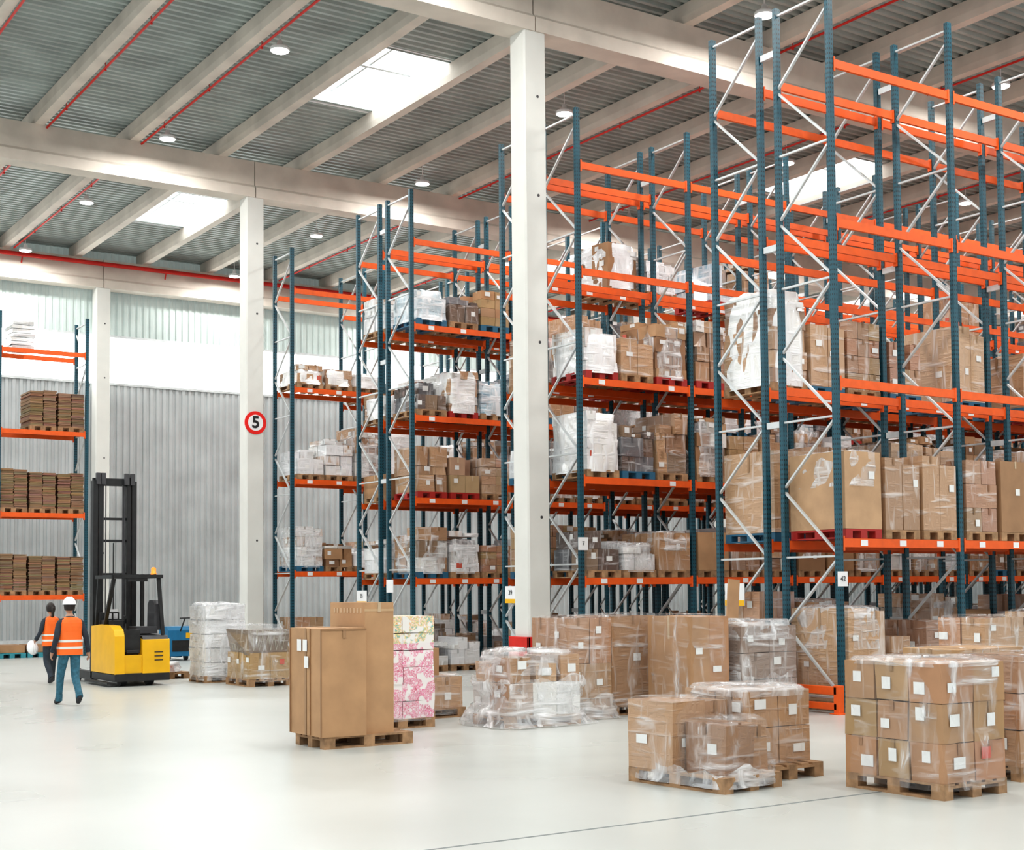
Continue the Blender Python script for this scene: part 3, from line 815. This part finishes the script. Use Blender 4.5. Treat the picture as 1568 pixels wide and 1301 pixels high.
def person(name, loc, rot, J, female=False, helmet_on=True, held_helmet=False):
    E = empty(name, loc, rot)
    keys = ('pelvis', 'waist', 'chest', 'upper', 'neck', 'ntop', 'shL', 'elL', 'wrL', 'shR', 'elR', 'wrR', 'hipL', 'knL', 'anL', 'toL', 'hipR', 'knR', 'anR', 'toR')
    P = [V(J[k]) for k in keys]
    w = .88 if female else 1
    rad = [(.15 * w, .115), (.14 * w, .11), (.165 * w, .12), (.12 * w, .09), .055 * w, .052 * w, .068 * w, .052 * w, .038, .068 * w, .052 * w, .038, .10, .072, .052, (.042, .034), .10, .072, .052, (.042, .034)]
    ed = [(0, 1, 2), (1, 2, 2), (2, 3, 2), (3, 4, 2), (4, 5, 3), (3, 6, 2), (6, 7, 2), (7, 8, 2), (3, 9, 2), (9, 10, 2), (10, 11, 2), (0, 12, 0), (12, 13, 0), (13, 14, 0), (14, 15, 4), (0, 16, 0), (16, 17, 0), (17, 18, 0), (18, 19, 4)]
    cuffs = []
    for kn, an, to in ((13, 14, 15), (17, 18, 19)):
        i = len(P); dr = (P[to] - P[an]); dr.z = 0; dr.normalize(); sh = (P[an] - P[kn]).normalized()
        P.append(P[an] - dr * .035 + sh * .035); rad.append(.036); ed.append((an, i, 4))
        cuffs.append((P[an] - sh * .10, P[an] + sh * .015))
    me = skinmesh(P, [e[:2] for e in ed], rad, 2)
    for m in (JEANS if not female else NAVY, VEST, NAVY, SKIN, SHOE): me.materials.append(m)
    for f in me.polygons:
        c = f.center; best = min(ed, key=lambda e: segdist(c, P[e[0]], P[e[1]])); k = best[2]
        if k == 2 and best[0] in (0,) and c.z < J['pelvis'][2]: k = 0
        f.material_index = k; f.use_smooth = True
    E.location.z = -min(v.co.z for v in me.vertices)
    o = bpy.data.objects.new('body', me); COL.objects.link(o); o.parent = E
    cb = MB()
    for a, b_ in cuffs:
        cb.seg(a, b_, .112, .118, n=16)
    cb.build('trouser_hems', [JEANS if not female else NAVY], E)
    vb = MB(); zs = J['upper'][2]; hp = J['pelvis'][2] - .12; N = 36
    prof = [(0, .205, .155), (.10, .203, .155), (.104, .206, .158), (.145, .206, .158), (.149, .203, .155), (.22, .20, .152), (.224, .203, .155), (.265, .203, .155), (.269, .20, .152), (.40, .202, .150), (.50, .205, .148), (.56, .203, .14), (.61, .175, .125), (.645, .12, .10), (.665, .075, .075)]
    tot = zs + .075 - hp; rows = []; ln = .665
    for (t, rx, ry) in prof:
        z = hp + tot * t / ln; row = []
        for i in range(N):
            a = 2 * math.pi * i / N; cx, sy = math.cos(a), math.sin(a); k = 2.6
            rr = 1 / ((abs(cx) ** k + abs(sy) ** k) ** (1 / k)); wr = noise.noise(V((cx * 2 + loc[0], sy * 2, z * 6))) * .012
            X = (rx * w + wr) * rr * cx; Y = (ry * w + wr) * rr * sy + .012
            if .3 < t < .6 and abs(cx) > .85: X *= .90 if t > .45 else .96
            row.append((X, Y, z))
        rows.append(row)
    for i in range(len(rows) - 1):
        vb.grid(rows[i:i + 2], 1 if i in (2, 6) else 0)
    vb.build('hi_vis_vest', [VEST, REFL], E)
    for s, wr, el in ((-1, 'wrL', 'elL'), (1, 'wrR', 'elR')):
        a = V(J[wr]); d = (a - V(J[el])).normalized(); fw = V((0, 1, 0)); fw = (fw - d * fw.dot(d)).normalized()
        inn = V((-s, 0, 0)); inn = (inn - d * inn.dot(d)).normalized()
        palm = a + d * .055
        hp_ = [palm, a - d * .01]; hr = [(.040, .020), .026]; he = [(0, 1)]
        for k, (off, l2) in enumerate(((.031, .068), (.011, .078), (-.010, .072), (-.030, .056))):
            base = palm + fw * off + d * .035; m1 = base + d * l2 * .5 + inn * .010; m2 = m1 + d * l2 * .42 + inn * .028
            n0 = len(hp_); hp_ += [base, m1, m2]; hr += [.0095, .0088, .0078]; he += [(0, n0), (n0, n0 + 1), (n0 + 1, n0 + 2)]
        n0 = len(hp_); t0 = palm - d * .015 + fw * .035; hp_ += [t0, t0 + fw * .025 + d * .03 + inn * .01, t0 + fw * .03 + d * .055 + inn * .018]; hr += [.013, .011, .009]
        he += [(0, n0), (n0, n0 + 1), (n0 + 1, n0 + 2)]
        hm = skinmesh(hp_, he, hr, 2); hm.materials.append(SKIN)
        for f in hm.polygons: f.use_smooth = True; f.material_index = 0
        ho = bpy.data.objects.new('hand', hm); COL.objects.link(ho); ho.parent = E
        cf = MB(); cf.seg(a - d * .05, a + d * .005, .084, n=14); cf.build('cuff', [NAVY], E)
    hd = MB(); c = V(J['head']); nr, ns = 18, 24
    def headpt(th, ph, off=0):
        x = math.sin(th) * math.sin(ph); y = math.sin(th) * math.cos(ph); z = math.cos(th)
        X = x * (.081 + off); Y = y * (.100 + off); Z = z * (.122 + off)
        if z < -.1 and not off: X *= 1 + z * .24; Y = Y * (1 + z * .12) + (.012 * -z)
        if y > .8 and -.25 < z < .12 and not off: Y += .022 * max(0, 1 - abs(x) * 6) * (1 - abs(z + .1) * 3)
        if y > .6 and .0 < z < .25 and .2 < abs(x) < .55 and not off: Y -= .006
        return c + V((X, Y, Z))
    rows = [[headpt(max(.01, math.pi * i / nr), 2 * math.pi * j / ns) for j in range(ns)] for i in range(nr + 1)]
    hd.grid(rows, 0)
    for s in (-1, 1):
        hd.lathe((c.x + s * .076, c.y - .005, c.z - .01), [(.012, -.012), (.028, 0), (.026, .010), (.01, .012)] if s > 0 else [(.01, -.012), (.026, -.010), (.028, 0), (.012, .012)], 12, 0, axis='x')
        hd.lathe((c.x + s * .03, c.y + .084, c.z + .012), [(.004, 0), (.010, .003), (.007, .008), (.002, .010)], 10, 2, axis='y')
    hd.seg((c.x - .022, c.y + .094, c.z - .055), (c.x + .022, c.y + .094, c.z - .055), .010, .008, 3, n=6)
    rows = []
    for i in range(nr - 4):
        row = []
        for j in range(ns):
            ph = 2 * math.pi * j / ns; th = math.pi * i / nr
            lim = 1.0 + 1.15 * min(1, max(0, (.55 - math.cos(ph)) / .6))
            row.append(headpt(max(.01, min(th, lim)), ph, off=.011 if th < lim else .002))
        rows.append(row)
    hd.grid(rows, 1)
    if female:
        pt = []
        for k in range(10):
            u = k / 9; r = .045 * (1 - .55 * u) * (1 if 0 < k < 9 else .3)
            pt.append([c + V((math.cos(t * .785) * r, -.095 - .03 * math.sin(u * 3) + math.sin(t * .785) * r * .6, .05 - .27 * u)) for t in range(8)])
        hd.grid(pt, 1)
    hd.build('head', [SKIN, HAIR, BLACK, LIPS], E)
    def helmet(c, tilt=0):
        h = MB(); R = Matrix.Rotation(tilt, 4, 'X'); rows = []
        for i in range(9):
            th = max(.02, i / 8 * math.pi / 2)
            rows.append([c + R @ V((math.sin(th) * .108 * math.sin(p * .2618), math.sin(th) * .132 * math.cos(p * .2618), math.cos(th) * .118 + .01)) for p in range(24)])
        rows.append([c + R @ V((.120 * math.sin(p * .2618), (.144 + .035 * max(0, math.cos(p * .2618))) * math.cos(p * .2618), .0)) for p in range(24)])
        rows.append([c + R @ V((.100 * math.sin(p * .2618), .125 * math.cos(p * .2618), .0)) for p in range(24)])
        h.grid(rows, 0)
        for x in (-.03, 0, .03):
            for k in range(8):
                a0 = -1.2 + .3 * k; a1 = a0 + .3
                h.seg(c + R @ V((x, math.sin(a0) * .132, math.cos(a0) * .120 + .01)), c + R @ V((x, math.sin(a1) * .132, math.cos(a1) * .120 + .01)), .014, .012, n=6)
        h.build('hard_hat', [WHITE], E)
    if helmet_on: helmet(c + V((0, 0, .035)))
    if held_helmet:
        a = V(J['wrL']); d = (a - V(J['elL'])).normalized(); helmet(a + d * .10 + V((-.01, .07, -.12)), 1.2)
    return E
man = dict(pelvis=(0, 0, .97), waist=(0, .01, 1.10), chest=(0, .02, 1.28), upper=(0, .0, 1.41), neck=(0, .015, 1.49), ntop=(0, .03, 1.57), head=(0, .045, 1.655),
           shL=(-.175, 0, 1.40), elL=(-.245, -.05, 1.14), wrL=(-.275, .06, .91), shR=(.175, 0, 1.40), elR=(.25, -.07, 1.14), wrR=(.31, .0, .90),
           hipL=(-.09, 0, .90), knL=(-.10, .17, .52), anL=(-.10, .24, .09), toL=(-.11, .39, .035), hipR=(.09, 0, .90), knR=(.09, .0, .49), anR=(.08, -.26, .17), toR=(.09, -.15, .04))
wom = {k: (v[0] * .9, v[1], v[2] * .94) for k, v in man.items()}
wom['hipL'], wom['hipR'] = (-.085, 0, .85), (.085, 0, .85)
wom['elL'] = (-.23, -.02, 1.08); wom['wrL'] = (-.26, .14, .93)
wom['knR'] = (.09, .14, .49); wom['anR'] = (.09, .18, .085); wom['toR'] = (.1, .32, .035); wom['knL'] = (-.09, .0, .46); wom['anL'] = (-.08, -.24, .16); wom['toL'] = (-.09, -.13, .04)
person('warehouse_worker', (6.76, 23.6, 0), .05, man)
person('warehouse_worker', (7.98, 29.2, 0), .1, wom, True, False, True)

# ------------------------------------------------------------------ world, camera
w = bpy.data.worlds.new('World'); scene.world = w; w.use_nodes = True
bg = w.node_tree.nodes['Background']; bg.inputs[0].default_value = (.92, .97, 1.0, 1); bg.inputs[1].default_value = .95

cam = bpy.data.cameras.new('camera'); co = bpy.data.objects.new('camera', cam); COL.objects.link(co)
cam.sensor_width = 36; cam.sensor_fit = 'HORIZONTAL'; cam.lens = 36 * 2130 / 1568; cam.shift_y = .0903; cam.clip_end = 300
yaw = math.radians(33.6); th = .05; ro = .0087
Fd = Vector((math.sin(yaw) * math.cos(th), math.cos(yaw) * math.cos(th), math.sin(th)))
R0 = Vector((math.cos(yaw), -math.sin(yaw), 0)); U0 = R0.cross(Fd)
Rr = R0 * math.cos(ro) - U0 * math.sin(ro); Ur = U0 * math.cos(ro) + R0 * math.sin(ro)
mt = Matrix((Rr, Ur, -Fd)).transposed().to_4x4(); mt.translation = Vector((0, 0, 1.9))
co.matrix_world = mt
scene.camera = co
print('objects', len(bpy.data.objects), scene.view_settings.look)
